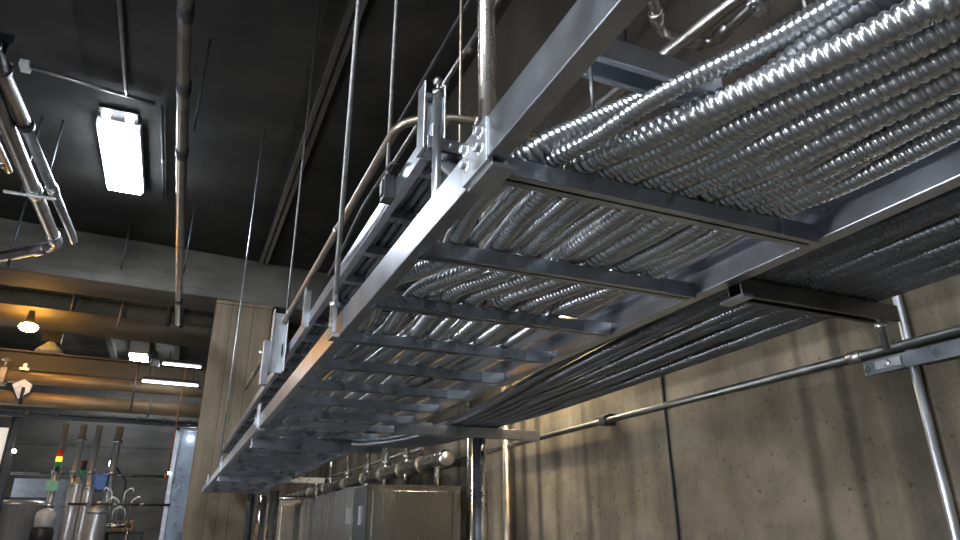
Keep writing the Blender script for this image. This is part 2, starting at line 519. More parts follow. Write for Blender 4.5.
# cables of the upper tray; they drop over its near end and join the bunch on the lower tray
NU = 12
for i in range(NU):
    t = i / (NU - 1)
    R = [.040, .032, .036, .038, .030, .037, .033, .040, .031, .036, .034, .038][i]
    xu = 1.13 + .76 * t
    if i < 8:
        k = i / 7
        near = [(1.585, 1.36 + .54 * k, 1.25), (1.28, 1.44 + .48 * k, 1.255), (.95, 1.48 + .47 * k, 1.28), (.62, 1.54 + .42 * k, 1.31), (.2, 1.58 + .39 * k, 1.31), (-2.5, 1.58 + .39 * k, 1.31)]
    else:
        k = (i - 8) / 3
        near = [(1.585, 1.60 + .31 * k, 1.36), (1.28, 1.62 + .31 * k, 1.37), (.95, 1.66 + .29 * k, 1.40), (.62, 1.70 + .26 * k, 1.42), (.2, 1.73 + .24 * k, 1.43), (-2.5, 1.73 + .24 * k, 1.43)]
    zig = .03 if i % 2 else 0
    ctrl = [(xx, y, z + zig) for (y, xx, z) in reversed(near)]
    xm = .35 * xu + .65 * near[0][1]
    ctrl += [(xm, 2.1, 1.30 + zig), (.6 * xu + .4 * xm, 2.65, 1.56), (xu, 3.0, 1.88), (xu, 3.25, 2.03 + R), (xu, 3.7, 2.055 + R)]
    for y in (5, 7, 9, 11, 13, 16, 19.3):
        ctrl.append((xu + rnd.uniform(-.012, .012), y, 2.055 + R))
    ctrl = sorted(ctrl, key=lambda p: p[1])
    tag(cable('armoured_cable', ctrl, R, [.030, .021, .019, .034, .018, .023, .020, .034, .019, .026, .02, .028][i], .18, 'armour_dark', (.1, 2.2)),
        'upper tray cable dropping into the near bunch, %s from the left' % ORD[i], 'cable', 'cables of the upper tray')

# the second run beside the lower tray, on cantilever struts
NS = 13
for i in range(NS):
    t = i / (NS - 1)
    R = .027 + .008 * ((i * 7) % 5) / 4
    ph = rnd.uniform(0, 6.3)
    ctrl = []
    for (y, a, bw, dz) in [(-2.5, 2.16, .82, 0), (.5, 2.16, .82, .0), (2.05, 2.16, .84, .0), (3.2, 2.20, .82, -.012), (4.4, 2.32, .74, -.016), (5.5, 2.48, .60, -.008),
                           (6.45, 2.56, .50, .0), (7.1, 2.30, .48, -.09), (7.8, 1.86, .46, -.10), (8.5, 1.50, .42, .03), (9.1, 1.30, .40, .10), (10.5, 1.2, .4, .12), (14, 1.1, .5, .13)]:
        z = 1.034 + R + dz + (.045 if i % 3 == 1 and 2.6 < y < 5 or i % 3 == 1 and y < 1 else 0) + (.05 if i % 2 and y < 6.6 and y > 5 else 0) + (.05 if i % 2 and y > 6.6 else 0)
        ctrl.append((a + bw * t + (.012 * math.sin(ph + y * 1.7) if y < 6 else 0), y, z))
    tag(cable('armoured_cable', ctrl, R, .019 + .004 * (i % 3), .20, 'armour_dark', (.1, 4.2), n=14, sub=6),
        'dark corrugated cable in the run nearer the wall, %s from the tray rail' % ORD[i], 'cable', 'dark cables on the cantilever struts')


# ---------------------------------------------------------------- struts that carry the trays
def strut(x0, x1, y, z0, h=.085, d=.085, t=.01):
    """open-bottom lipped channel along x."""
    a, b_ = y - d / 2, y + d / 2
    return MB().prism([(a, z0), (a + .022, z0), (a + .022, z0 + .014), (a + t, z0 + .014), (a + t, z0 + h - t), (b_ - t, z0 + h - t), (b_ - t, z0 + .014),
                       (b_ - .022, z0 + .014), (b_ - .022, z0), (b_, z0), (b_, z0 + h), (a, z0 + h)], 'x', x0, x1)


def nut(mb, c, r=.028, h=.026, axis='z'):
    mb.lathe(c, axis, [(0, r * .9), (h * .15, r), (h * .85, r), (h, r * .9)], 6)


t = thing('cantilever_strut', (2.12, 2.06, .94), 'dark steel strut under the near dark cable run, hung on a rod', 'strut', 'cantilever struts')
strut(2.125, 3.13, 2.06, .945).build('channel', 'dark_galv', t, bevel=.002)
MB().box(2.10, 2.16, 1.99, 2.13, .93, .944).build('clamp_plate', 'galv', t)
t = thing('cantilever_strut', (1.95, 6.45, .93), 'bright steel strut bracket standing on the round post below the cables', 'strut', 'cantilever struts')
strut(1.93, 3.52, 6.45, .915, .10, .09).build('channel', 'galv', t, bevel=.002)
k = MB().box(2.125, 2.22, 6.39, 6.40, 1.015, 1.19)
k.box(2.06, 2.30, 6.385, 6.402, .99, 1.03)
k.build('angle_bracket', 'zinc', t, bevel=.002)
t = thing('cross_strut', (.75, 7.87, .9), 'dark cross strut under the lower tray beyond the cable loops', 'strut')
strut(.72, 2.2, 7.87, .88, .105, .09).build('channel', 'galv_dull', t, bevel=.002)
t = thing('cross_strut', (.75, 13.2, .9), 'farthest small cross strut beneath the lower tray', 'strut')
strut(.72, 2.6, 13.2, .88, .105, .09).build('channel', 'galv_dull', t, bevel=.002)

t = thing('hold_down_strut', (.915, 1.30, 1.12), 'short open channel above the near cable bunch beside the big left rail', 'strut')
strut(.915, 1.375, 1.30, 1.24, .085, .10).build('channel', 'galv', t, bevel=.002)
k = MB().tube([(.93, 1.31, 1.10), (.93, 1.31, 1.26)], .006, 8)
k.build('threaded_rod', 'rod', t)


def rod(x, y, z0, z1, label, r=.016, mat='rod', nuts=()):
    t = thing('threaded_rod', (x, y, z0), label, 'rod', 'hanger rods')
    MB().tube([(x, y, z0), (x, y, z1)], r, 8).build('rod', mat, t)
    for z in nuts:
        k = MB(); nut(k, (x, y, z)); k.build('nut', 'zinc', t)
    return t


rod(3.04, 2.06, .80, CE, 'threaded rod with nuts through the outer end of the near cantilever strut', nuts=(.915, 1.032))
rod(.672, 3.50, 1.10, CE, 'long rod down to the plate on the lower tray rail', nuts=(1.16,))
rod(.672, 12.5, 1.05, CE, 'thin bright rod crossing the column face to the far lower rail', r=.015, mat='zinc')
rod(.985, 3.70, 2.0, CE, 'long rod down to the dark clip on the upper tray rail', r=.015)
rod(.985, 8.15, 2.0, CE, 'shiny thin rod hanging in front of the dark ceiling to the white plate', r=.016)
rod(1.62, 4.02, 2.02, CE, 'brownish rod just left of the upright pipe', r=.014, mat='brass')
for y, lb in ((3.5, 'flat plate bracket bolted to the lower tray rail where a rod ends'),):
    k = MB().box(.66, .676, y - .06, y + .06, 1.0, 1.21)
    nut(k, (.648, y, 1.05), .016, .012, 'x')
    k.box(.66, .70, y - .05, y + .05, .978, .996)
    tag(k.build('plate_bracket', 'galv', bevel=.002), lb, 'bracket')

# ---------------------------------------------------------------- upper tray
U0 = (1.03, 9, 2.0)
ut = thing('cable_tray', U0, 'upper ladder tray of smaller size hung above the lower tray by rods', 'cable tray')
hu = .125
x, tt = 1.03, .012
MB().prism([(x, 2.0), (x + .058, 2.0), (x + .058, 2.0 + tt), (x + tt, 2.0 + tt), (x + tt, 2 + hu - tt), (x + .058, 2 + hu - tt), (x + .058, 2 + hu), (x, 2 + hu)],
           'y', 2.97, 19.6).build('side_rail', 'galv', ut, bevel=.002)
x = 1.97
MB().prism([(x, 2.0), (x, 2 + hu), (x - .058, 2 + hu), (x - .058, 2 + hu - tt), (x - tt, 2 + hu - tt), (x - tt, 2 + tt), (x - .058, 2 + tt), (x - .058, 2.0)],
           'y', 2.97, 19.6).build('side_rail', 'galv', ut, bevel=.002)
for i in range(25):
    y = 3.31 + .664 * i
    MB().prism([(y - .04, 1.985), (y + .04, 1.985), (y + .04, 2.05), (y - .04, 2.05)], 'x', 1.085, 1.912).build('rung', 'galv_dull', ut)
for y in (3.70, 8.15):
    k = MB().box(.955, 1.029, y - .05, y + .05, 1.97, 2.14)
    k.box(.945, .97, y - .03, y + .03, 2.0, 2.11)
    k.build('rail_clip', 'black', ut, bevel=.003)
k = MB().tube(rounded([(.99, 3.5, 2.14), (.985, 3.6, 2.20), (.95, 4.2, 2.16), (.98, 5.0, 2.13), (1.0, 5.6, 2.14)], .2), .012, 6)
tag(k.build('thin_wire', 'black'), 'thin dark wire sagging along the outer rail of the upper tray', 'wire')

# near end frame: channel post, tube, cross strut, upright pipe
t = thing('channel_post', (1.0, 2.94, 1.9), 'short wide channel post standing at the near end of the upper tray', 'post', 'channel posts')
k = MB().prism([(.955, 2.90), (.967, 2.90), (.967, 3.0), (1.073, 3.0), (1.073, 2.90), (1.085, 2.90), (1.085, 3.012), (.955, 3.012)], 'z', 1.90, 2.335)
k.build('channel', 'zinc', t, bevel=.002)
k = MB()
for z in (1.97, 2.28):
    nut(k, (.955 + .065, 2.988, z), .018, .014, 'y')
k.build('bolt', 'dark_steel', t)
k = MB().box(.98, 1.36, 2.90, 2.912, 1.90, 1.985)
k.box(.98, 1.36, 2.90, 2.98, 1.90, 1.912)
for xx in (1.12, 1.26): nut(k, (xx, 2.886, 1.945), .016, .014, 'y')
tag(k.build('cross_angle', 'galv', bevel=.002), 'flat galvanised angle from the channel post to the upright pipe', 'strut')
t = thing('hanger_tube', (1.02, 2.86, 1.05), 'slim bright tube in front of the channel post reaching down behind the lower rail', 'tube')
MB().tube([(1.02, 2.86, 1.06), (1.02, 2.86, 2.22)], .024, 12).build('tube', 'zinc', t)
k = MB().tube([(1.02, 2.86, 2.22), (1.02, 2.86, 2.25)], .033, 12)
k.tube([(1.02, 2.86, 2.25), (1.02, 2.86, 2.33)], .011, 8)
k.lathe((1.02, 2.845, 2.315), 'y', [(0, .022), (.006, .026), (.03, .026), (.036, .022)], 12)
k.build('eye_bolt', 'pipe', t)

t = thing('upright_pipe', (1.355, 2.94, 1.06), 'upright steel pipe from the ceiling down to the splice on the big left rail', 'pipe')
MB().tube([(1.355, 2.94, 1.06), (1.355, 2.94, CE)], .054, 20).build('pipe', 'stainless_v', t)
k = MB().box(1.27, 1.44, 2.86, 3.0, 1.99, 2.08)
k.box(1.38, 1.46, 2.85, 2.90, 1.97, 2.12)
nut(k, (1.42, 2.835, 2.04), .02, .016, 'y')
k.build('pipe_clamp', 'zinc', t, bevel=.004)

# channel posts farther along the upper tray
t = thing('channel_post', (.9, 8.0, 1.75), 'pale wide channel post on the upper rail beside the column edge', 'post', 'channel posts')
k = MB().prism([(.82, 7.95), (.835, 7.95), (.835, 8.1), (.985, 8.1), (.985, 7.95), (1.0, 7.95), (1.0, 8.115), (.82, 8.115)], 'z', 1.78, 2.52)
k.build('channel', 'zinc', t, bevel=.002)
MB().box(.74, .82, 7.93, 8.05, 1.6, 2.12).build('side_plate', 'galv', t, bevel=.002)
k = MB().tube([(.70, 7.98, 1.98), (.82, 7.98, 1.98)], .016, 8); k.build('bolt', 'zinc', t)
t = thing('channel_post', (1.0, 6.6, 2.0), 'narrow pale post against the upper rail before the column', 'post', 'channel posts')
MB().prism([(.955, 6.55), (.968, 6.55), (.968, 6.63), (1.029, 6.63), (1.029, 6.642), (.955, 6.642)], 'z', 1.95, 2.34).build('channel', 'zinc', t)

# brown gas pipe above the upper tray with its elbow
zg = 2.42
path = rounded([(.945, 12.5, zg), (.985, 3.45, zg), (1.35, 3.30, zg + .02), (2.4, 3.30, zg + .02)], .16, 8)
t = thing('brown_pipe', (.96, 8, zg), 'brown steel pipe above the upper tray turning right through an elbow', 'pipe')
MB().tube(path, .030, 12).build('pipe', 'brass', t)
k = MB()
for y in (5.2, 7.7, 9.4, 11.2):
    k.lathe((.945 + (12.5 - y) / 9.05 * .04, y, zg), 'y', [(0, .032), (.005, .04), (.05, .04), (.055, .032)], 12)
k.lathe((1.20, 3.36, zg + .01), 'x', [(0, .032), (.005, .043), (.06, .043), (.065, .032)], 12)
k.lathe((1.42, 3.30, zg + .02), 'x', [(0, .032), (.005, .043), (.06, .043), (.065, .032)], 12)
k.build('coupling', 'pipe', t)

# overhead conduits seen between rail and cables
def conduit(name, pts, r, mat, label, cat='conduit', rad=.15, cpl=(), parts='pipe', n=12, group=None, cf=1.38, cm='pipe'):
    path = rounded(pts, rad, 7)
    zmin = min(p[2] for p in pts)
    t = thing(name, (pts[0][0], pts[0][1], zmin - r), label, cat, group)
    MB().tube(path, r, n).build(parts, mat, t)
    for (c, d) in cpl:
        c = Vector(c); d = Vector(d).normalized()
        L = r * 1.6
        q = [c - d * L, c - d * L * .9, c + d * L * .9, c + d * L]
        MB().tube(q, [r * 1.05, r * cf, r * cf, r * 1.05], n).build('coupling', cm, t)
    return t


conduit('overhead_conduit', [(2.36, 5.6, 3.0), (2.52, 3.6, 3.0), (2.70, 2.26, 3.0), (3.0, .0, 3.0)], .05, 'pipe',
        'thick grey overhead conduit passing diagonally above the short channel', rad=.3)
conduit('overhead_conduit', [(2.914, -1, 3.08), (2.914, 2.72, 3.08), (2.58, 2.735, 3.08), (2.50, 2.70, 3.06), (2.30, 2.52, 3.10), (2.1, 2.5, 3.1)], .036, 'pipe',
        'thinner overhead conduit with elbows next to the thick one', rad=.09,
        cpl=[((2.914, 2.58, 3.08), (0, 1, 0)), ((2.80, 2.725, 3.08), (1, 0, 0)), ((2.42, 2.63, 3.075), (.7, .6, 0)), ((2.24, 2.515, 3.1), (1, 0, 0))])
t = thing('conduit_clamp', (2.914, 2.3, 3.0), 'bright clamp with bolt on the thinner overhead conduit', 'clamp')
k = MB().lathe((2.914, 2.24, 3.08), 'y', [(0, .038), (0, .056), (.075, .056), (.075, .038)], 14)
k.box(2.89, 2.94, 2.245, 2.31, 2.99, 3.04)
k.build('band', 'zinc', t)
k = MB(); k.tube([(2.85, 2.278, 3.015), (2.98, 2.278, 3.015)], .011, 8); nut(k, (2.965, 2.278, 3.015), .022, .018, 'x'); k.build('bolt', 'pipe', t)
conduit('overhead_conduit', [(2.48, .9, 3.6), (2.48, 5.8, 3.6)], .03, 'brass', 'slim brown conduit under the thick overhead conduit')
conduit('overhead_conduit', [(1.846, 1.5, 4.5), (1.82, 9.0, 4.5)], .022, 'dark_steel', 'thin dark conduit high behind the brownish rod')
t = conduit('overhead_conduit', [(2.11, 1.2, 4.5), (2.03, 8.0, 4.5)], .028, 'pipe', 'conduit with couplings high left of the upright pipe',
            cpl=[((2.095, 4.95, 4.5), (0, 1, 0)), ((2.07, 5.6, 4.5), (0, 1, 0))])
k = MB().box(2.55, 2.68, 1.20, 1.32, 2.15, 2.6)
tag(k.build('hanger_strap', 'white_box', bevel=.003), 'pale flat strap at the top edge above the big cables', 'strap')

# ---------------------------------------------------------------- pipes under the ceiling, left
conduit('overhead_pipe', [(-3.38, -2, 6.2), (-3.36, 8, 6.2), (-3.22, 16.75, 6.2), (-4.62, 18.1, 6.2), (-6.4, 19.7, 6.2)], .125, 'pipe',
        'thick grey overhead pipe at the left with an elbow near the beam', 'pipe', rad=.36, n=20, cf=1.16, cm='zinc',
        cpl=[((-3.265, 13.9, 6.2), (.016, 1, 0)), ((-3.225, 16.3, 6.2), (.016, 1, 0)), ((-3.6, 17.13, 6.2), (-1, .95, 0))])
conduit('overhead_pipe', [(-3.08, 10.8, 6.25), (-2.86, 16.1, 6.25), (-2.855, 16.35, 6.22)], .085, 'zinc',
        'slim bright overhead pipe beside the thick grey one', 'pipe', rad=.1, n=16, cf=1.25,
        cpl=[((-2.955, 13.8, 6.25), (.04, 1, 0))])
conduit('overhead_pipe', [(-3.62, 5, 6.2), (-3.56, 13.2, 6.2)], .06, 'pipe', 'short outermost overhead pipe at the left edge', 'pipe', rad=.15,
        cpl=[((-3.60, 12.9, 6.2), (0, 1, 0))])
t = thing('pipe_hanger', (-3.27, 13.8, 6.02), 'bright clamp hanger joining the left overhead pipes', 'hanger')
MB().box(-3.72, -2.86, 13.76, 13.84, 6.03, 6.07).build('bar', 'zinc', t, bevel=.003)
for xx in (-3.44, -3.08):
    MB().tube([(xx, 13.8, 6.03), (xx, 13.8, CE)], .02, 8).build('rod', 'dark_steel', t)
t = thing('pipe_sleeve', (-3.1, 10.2, 6.1), 'black sleeve and valve on the slim overhead pipe at the upper left', 'valve')
MB().tube([(-3.20, 8.0, 6.25), (-3.14, 9.4, 6.25), (-3.05, 11.5, 6.25)], .105, 16).build('sleeve', 'black', t)
for y in (9.3, 9.9, 11.4):
    xx = -3.14 + (y - 9.4) * .044
    MB().tube([(xx, y, 6.25), (xx + .004, y + .1, 6.25)], .135, 16).build('collar', 'black', t)
k = MB().tube([(-3.12, 9.8, 6.3), (-3.12, 9.8, 6.6)], .05, 10); k.box(-3.22, -3.0, 9.7, 9.9, 6.58, 6.7); k.build('handle', 'black', t)
MB().tube([(-3.20, -2, 6.25), (-3.20, 8.0, 6.25)], .085, 14).build('pipe', 'pipe', t)
conduit('overhead_pipe', [(-.70, -3, 6.0), (-.70, 7.2, 6.0), (-.56, 20.6, 6.0), (-.56, 21.2, 5.98), (-.56, 21.5, 6.0)], .088, 'pipe',
        'straight grey pipe running under the dark ceiling to the beam', 'pipe', n=18, cf=1.18, cm='dark_steel',
        cpl=[((-.69, 7.35, 6.0), (0, 1, 0)), ((-.675, 9.0, 6.0), (0, 1, 0)), ((-.66, 10.9, 6.0), (0, 1, 0)), ((-.57, 19.2, 6.0), (0, 1, 0))])
for y, lb in ((10.1, 'hanger rod holding the straight grey pipe near the top'), (16.8, 'hanger rod holding the straight grey pipe above the beam end')):
    rod(-.50, y, 5.95, CE, lb, r=.018, mat='dark_steel')
rod(-2.05, 18.6, 6.45, CE, 'dark rod in front of the concrete beam left of the lamp', r=.03, mat='dark_steel')
rod(-4.3, 17.8, 5.9, CE, 'dark slanted rod over the elbow of the thick left pipe', r=.03, mat='dark_steel')

# strut pair and conduits fixed to the ceiling
k = MB()
t = thing('ceiling_strut', (1.58, 14, CE - .12), 'long pale strut channel fixed along the dark ceiling', 'strut')
for xx in (1.45, 1.60):
    MB().box(xx, xx + .09, 2, 19.9, CE - .12, CE - .001).build('channel', 'pipe', t)
MB().box(1.51, 1.64, 2, 19.9, CE - .05, CE - .001).build('web', 'dark_steel', t)
conduit('ceiling_conduit', [(-1.80, 4, CE - .06), (-1.86, 11.9, CE - .06), (-1.86, 12.3, CE - .06)], .04, 'pipe', 'thin conduit on the ceiling leading towards the lit lamp')
conduit('ceiling_conduit', [(-3.38, 12.05, CE - .07), (-1.36, 12.35, CE - .07)], .036, 'pipe', 'thin conduit crossing the ceiling from the small pale box')
conduit('ceiling_conduit', [(-1.25, 12.4, CE - .06), (-1.22, 16.6, CE - .06)], .03, 'dark_steel', 'dark conduit on the ceiling right of the lit lamp',
        cpl=[((-1.23, 14.6, CE - .06), (0, 1, 0))])
t = thing('junction_box', (-3.46, 12.0, CE - .2), 'small pale junction box on the ceiling at the upper left', 'box')
MB().box(-3.53, -3.37, 11.92, 12.16, CE - .13, CE - .001).build('body', 'white_box', t, bevel=.01)
MB().box(-3.52, -3.38, 11.93, 12.15, CE - .14, CE - .13).build('lid', 'zinc', t)
conduit('ceiling_conduit', [(-3.62, 12.0, CE - .1), (-4.6, 11.9, CE - .1)], .03, 'pipe', 'stub conduit left of the small pale box')


# ---------------------------------------------------------------- high-bay lamps
def high_bay(x, y, label, zt=CE):
    t = thing('high_bay_lamp', (x, y, zt - .30), label, 'lamp', 'ceiling high-bay lamps')
    MB().box(x - .40, x + .40, y - 1.45, y + 1.45, zt - .20, zt - .002).build('housing', 'white_box', t, bevel=.01)
    MB().box(x - .36, x + .36, y - 1.38, y + 1.38, zt - .29, zt - .201).build('diffuser', 'lamp', t, bevel=.02)
    for xx in (-.21, .21):
        k = MB().lathe((x + xx, y - 1.70, zt - .16), 'z', [(0, .05), (.01, .075), (.1, .08), (.158, .08)], 14)
        k.build('sensor_lens', 'lens', t)
    MB().box(x - .34, x + .34, y - 1.86, y - 1.45, zt - .06, zt - .003).build('driver_plate', 'black', t)
    return t


high_bay(-2.03, 14.75, 'dazzling white rectangular lamp on the dark ceiling')
high_bay(-2.03, -4.0, 'added white ceiling lamp at the back of the bay')  # unseen lamp added behind the camera to light the cables

for x, y, z, lb in ((-5.0, -1.6, 3.2, 'added round pendant lamp left of the camera, nearer one'), (-7.0, 3.0, 3.0, 'added round pendant lamp left of the camera, farther one')):  # unseen pendants added as key light on the left sides of the cables
    t = thing('added_pendant', (x, y, z - .35), lb, 'lamp', 'added pendant lamps in the near bay')
    MB().lathe((x, y, z - .35), 'z', [(0, .08), (.04, .18), (.14, .29), (.30, .35), (.42, .33), (.52, .27)], 24).build('globe', 'added_globe_lit', t)
    MB().lathe((x, y, z + .171), 'z', [(0, .62), (.02, .62), (.12, .40), (.22, .12), (.3, .06)], 24).build('shade', 'dark_steel', t)
    MB().tube([(x, y, z + .4), (x, y, CE)], .03, 8).build('stem', 'dark_steel', t)

for y, lb in ((5.5, 'added white wall lamp on the left wall opposite the cable loops'),):  # unseen lamp added for the low light inferred from the left
    t = thing('wall_lamp', (-8.9, y, -1.6), lb, 'lamp', 'added lamps on the left wall')
    MB().box(-8.999, -8.86, y - 1.3, y + 1.3, -1.6, -.95).build('housing', 'white_box', t, bevel=.01)
    MB().box(-8.859, -8.80, y - 1.22, y + 1.22, -1.54, -1.01).build('diffuser', 'added_wall_lamp_lit', t, bevel=.01)

t = thing('wall_lamp', (3.35, 6.4, 1.7), 'added hooded warm lamp lighting the tan wall behind the trays', 'lamp')  # unseen lamp added for the warm patch on the wall
MB().prism([(3.16, 1.76), (3.22, 2.0), (3.50, 2.0), (3.56, 1.88), (3.54, 1.88), (3.49, 1.985), (3.235, 1.985), (3.18, 1.76)], 'y', 5.4, 7.6).build('hood', 'dark_steel', t)
MB().tube([(3.37, 5.5, 1.93), (3.37, 7.5, 1.93)], .03, 10).build('tube', 'warm_tube', t)
MB().box(3.5, 3.8, 6.4, 6.5, 1.95, 2.0).build('arm', 'dark_steel', t)

# ---------------------------------------------------------------- right wall fittings
t = conduit('wall_conduit', [(3.71, 2.02, .985), (3.71, 5.5, .995), (3.72, 22, 1.0)], .029, 'dark_galv', 'long horizontal conduit along the tan concrete wall', rad=.1,
            cpl=[((3.71, 2.72, .987), (0, 1, 0)), ((3.715, 9.6, .998), (0, 1, 0))])
k = MB().box(3.67, 3.80, 5.40, 5.50, .955, 1.035)
k.box(3.68, 3.76, 5.34, 5.56, 1.035, 1.05)
k.build('conduit_clip', 'black', t, bevel=.004)
t = thing('conduit_box', (3.60, 2.1, .93), 'pale cast conduit body at the right end of the wall conduit', 'box')
MB().box(3.655, 3.78, 1.74, 2.0, .93, 1.05).build('body', 'white_box', t, bevel=.012)
k = MB().lathe((3.71, 1.99, .985), 'y', [(0, .05), (.05, .05), (.06, .04)], 12); k.build('hub', 'white_box', t)
MB().box(3.645, 3.655, 1.76, 1.98, .94, 1.04).build('lid', 'zinc', t, bevel=.004)
t = thing('wall_strut', (3.73, 2.2, .85), 'flat grey strut behind the conduit at the right edge of the wall', 'strut')
MB().prism([(3.68, .855), (3.694, .855), (3.694, .86), (3.72, .86), (3.72, .94), (3.68, .94)], 'y', 1.2, 2.66).build('channel', 'galv_dull', t, bevel=.002)
k = MB()
nut(k, (3.662, 2.5, .90), .022, .018, 'x')
k.box(3.668, 3.68, 2.42, 2.58, .878, .922)
k.build('washer_plate', 'zinc', t)
MB().box(3.72, 3.8, 1.2, 2.36, .865, .935).build('backing', 'dark_steel', t)
tag(MB().tube([(3.772, 2.42, FL), (3.772, 2.42, 0), (3.772, 2.42, CE)], .026, 12).build('wall_conduit', 'zinc'),
    'upright bright conduit on the wall passing behind the grey strut', 'conduit')
tag(MB().tube([(3.79, 4.65, FL), (3.79, 4.65, 6.0)], .011, 6).build('wall_cable', 'dark_steel'), 'thin dark upright cable on the tan wall', 'cable')

# posts and pipes below the far strut
t = thing('support_post', (2.84, 6.5, FL), 'round steel post under the far cantilever strut', 'post')
MB().tube([(2.84, 6.47, FL + .02), (2.84, 6.47, .914)], .068, 18).build('post', 'galv_dull', t)
MB().box(2.7, 2.98, 6.33, 6.61, FL, FL + .03).build('base_plate', 'galv_dull', t)
tag(MB().tube([(3.62, 8.5, FL), (3.62, 8.5, 2.4)], .07, 14).build('upright_pipe', 'stainless_v'), 'warm-toned upright pipe against the wall left of the round post', 'pipe')
tag(MB().tube([(3.70, 7.6, FL), (3.70, 7.6, 1.9)], .05, 14).build('upright_pipe', 'brass'), 'slim dark upright pipe against the wall right of the round post', 'pipe')

# big stainless header pipe above the cabinets
XP, ZP = 3.32, .94
t = thing('header_pipe', (XP, 14, ZP - .17), 'fat stainless pipe with bands above the steel cabinets', 'pipe')
MB().tube(rounded([(XP, 23, ZP + .1), (XP, 9.0, ZP), (XP, 8.82, ZP)], .1), .112, 20).build('pipe', 'stainless_v', t)
MB().lathe((XP, 8.62, ZP), 'y', [(0, .09), (.02, .112), (.04, .12), (.2, .12), (.21, .112)], 20).build('end_cap', 'stainless_v', t)
for y in (9.6, 10.6, 11.7, 12.9, 14.5, 16.5, 18.5):
    zc = ZP + (y - 9) / 14 * .1
    MB().lathe((XP, y, zc), 'y', [(0, .113), (0, .128), (.06, .128), (.06, .113)], 20).build('band', 'brass', t)
for y, z1, r in ((9.0, -.1, .05), (10.35, 1.72, .045), (11.5, 2.2, .055), (12.7, 1.9, .045), (14.3, 2.1, .055), (16.0, 2.0, .05)):
    zc = ZP + (y - 9) / 14 * .1
    if z1 < 0:
        MB().tube([(XP, y, zc), (XP, y, .56)], r, 12).build('branch', 'stainless_v', t)
    else:
        MB().tube([(XP - .02, y, .56), (XP - .02, y, zc), (XP - .02, y, z1)], r, 12).build('branch', 'stainless_v', t)
        MB().lathe((XP - .02, y, .60), 'z', [(0, r), (0, r * 1.5), (.07, r * 1.5), (.07, r)], 14).build('flange', 'pipe', t)
        MB().lathe((XP - .02, y, zc + .14), 'z', [(0, r), (0, r * 1.4), (.06, r * 1.4), (.06, r)], 14).build('flange', 'pipe', t)
conduit('wall_conduit', [(3.6, 10.5, 1.28), (3.66, 19, 1.36)], .03, 'pipe', 'short upper conduit above the fat stainless pipe')


# stainless cabinets
def cabinet(x0, x1, y0, y1, z1, label, seams=(), knob=None, mat='stainless'):
    t = thing('steel_cabinet', ((x0 + x1) / 2, (y0 + y1) / 2, FL), label, 'cabinet', 'stainless cabinets along the wall')
    MB().box(x0, x1, y0, y1, FL + .2, z1).build('body', mat, t)
    MB().box(x0 - .006, x1 + .006, y0 - .006, y1, z1, z1 + .02).build('top', mat, t)
    MB().box(x0 + .05, x1 - .05, y0 + .05, y1 - .05, FL, FL + .2).build('plinth', 'dark_steel', t)
    return t


t = cabinet(2.18, 3.38, 8.3, 8.95, .54, 'near stainless cabinet with plain front below the fat pipe end')
MB().box(2.23, 3.24, 8.275, 8.3, FL + .3, .49).build('door', 'stainless', t, bevel=.002)
MB().box(3.27, 3.36, 8.28, 8.3, FL + .3, .49).build('door', 'stainless', t, bevel=.002)
MB().box(2.166, 2.179, 8.31, 8.95, FL + .25, .55).build('side_panel', 'dark_steel', t)  # dark sheet standing in for the shaded gap between the cabinets
MB().box(2.14, 2.166, 8.5, 8.6, .1, .32).build('handle', 'zinc', t)
t = cabinet(2.24, 3.3, 9.25, 13.4, .57, 'long stainless cabinet behind the near one, side with a seam')
for a, c in ((9.3, 10.75), (10.8, 13.3)):
    MB().box(2.222, 2.24, a, c, FL + .3, .53).build('side_panel', 'stainless', t, bevel=.002)
k = MB().box(2.19, 2.222, 9.38, 9.46, .12, .32); k.build('handle', 'zinc', t)
t = cabinet(1.88, 2.9, 13.6, 15.4, .58, 'dark brown-grey cabinet face beyond the long stainless cabinet', mat='pipe')
MB().box(1.92, 2.18, 13.58, 13.6, FL + .3, .5).build('door', 'brass', t, bevel=.006)
for x, r, mt, lb in ((1.40, .07, 'dark_steel', 'thin dark upright pole nearest the column foot'), (1.68, .085, 'stainless_v', 'left of two warm upright pipes by the column foot'),
                     (1.92 - .04, .085, 'stainless_v', 'right of two warm upright pipes by the column foot')):
    y = 14.0 if x < 1.5 else 14.6 if x < 1.7 else 13.2
    if x > 1.7: x, y = 1.70, 13.0
    tag(MB().tube([(x, y, FL), (x, y, .72)], r, 14).build('upright_pipe', mt), lb, 'pipe')
k = MB().tube(rounded([(2.0, 16.0, .75), (3.0, 16.0, .75), (3.0, 16.0, 1.2)], .1), .05, 10)
tag(k.build('cross_pipe', 'stainless_v'), 'short bright cross pipe under the far end of the tray', 'pipe')

before_hall = set(bpy.data.objects)
# ---------------------------------------------------------------- far hall: beams and pipes overhead
XL, XR = -8.8, 3.6
k = MB().box(XL, XR, 20.9, 20.95, 6.44, 6.62); k.box(XL, XR, 20.8, 21.05, 6.60, 6.63); k.box(XL, XR, 20.8, 21.05, 6.43, 6.46)
tag(k.build('steel_beam', 'dark_steel'), 'narrow dark steel beam just under the concrete beam', 'beam')
k = MB().box(XL, XR, 23.2, 25.8, 6.42, 6.86); k.box(XL, XR, 23.1, 25.9, 6.86, 6.93); k.box(XL, XR, 23.1, 25.9, 6.36, 6.42)
tag(k.build('box_girder', 'green_steel', bevel=.02), 'deep drab box girder spanning behind the orange lamp', 'beam')
k = MB().box(XL, XR, 27.0, 27.5, 5.25, 5.8); k.box(XL, XR, 26.8, 27.7, 5.8, 5.86); k.box(XL, XR, 26.8, 27.7, 5.19, 5.25)
tag(k.build('steel_beam', 'green_steel', bevel=.01), 'brown steel beam above the yellow-lit pipe', 'beam')
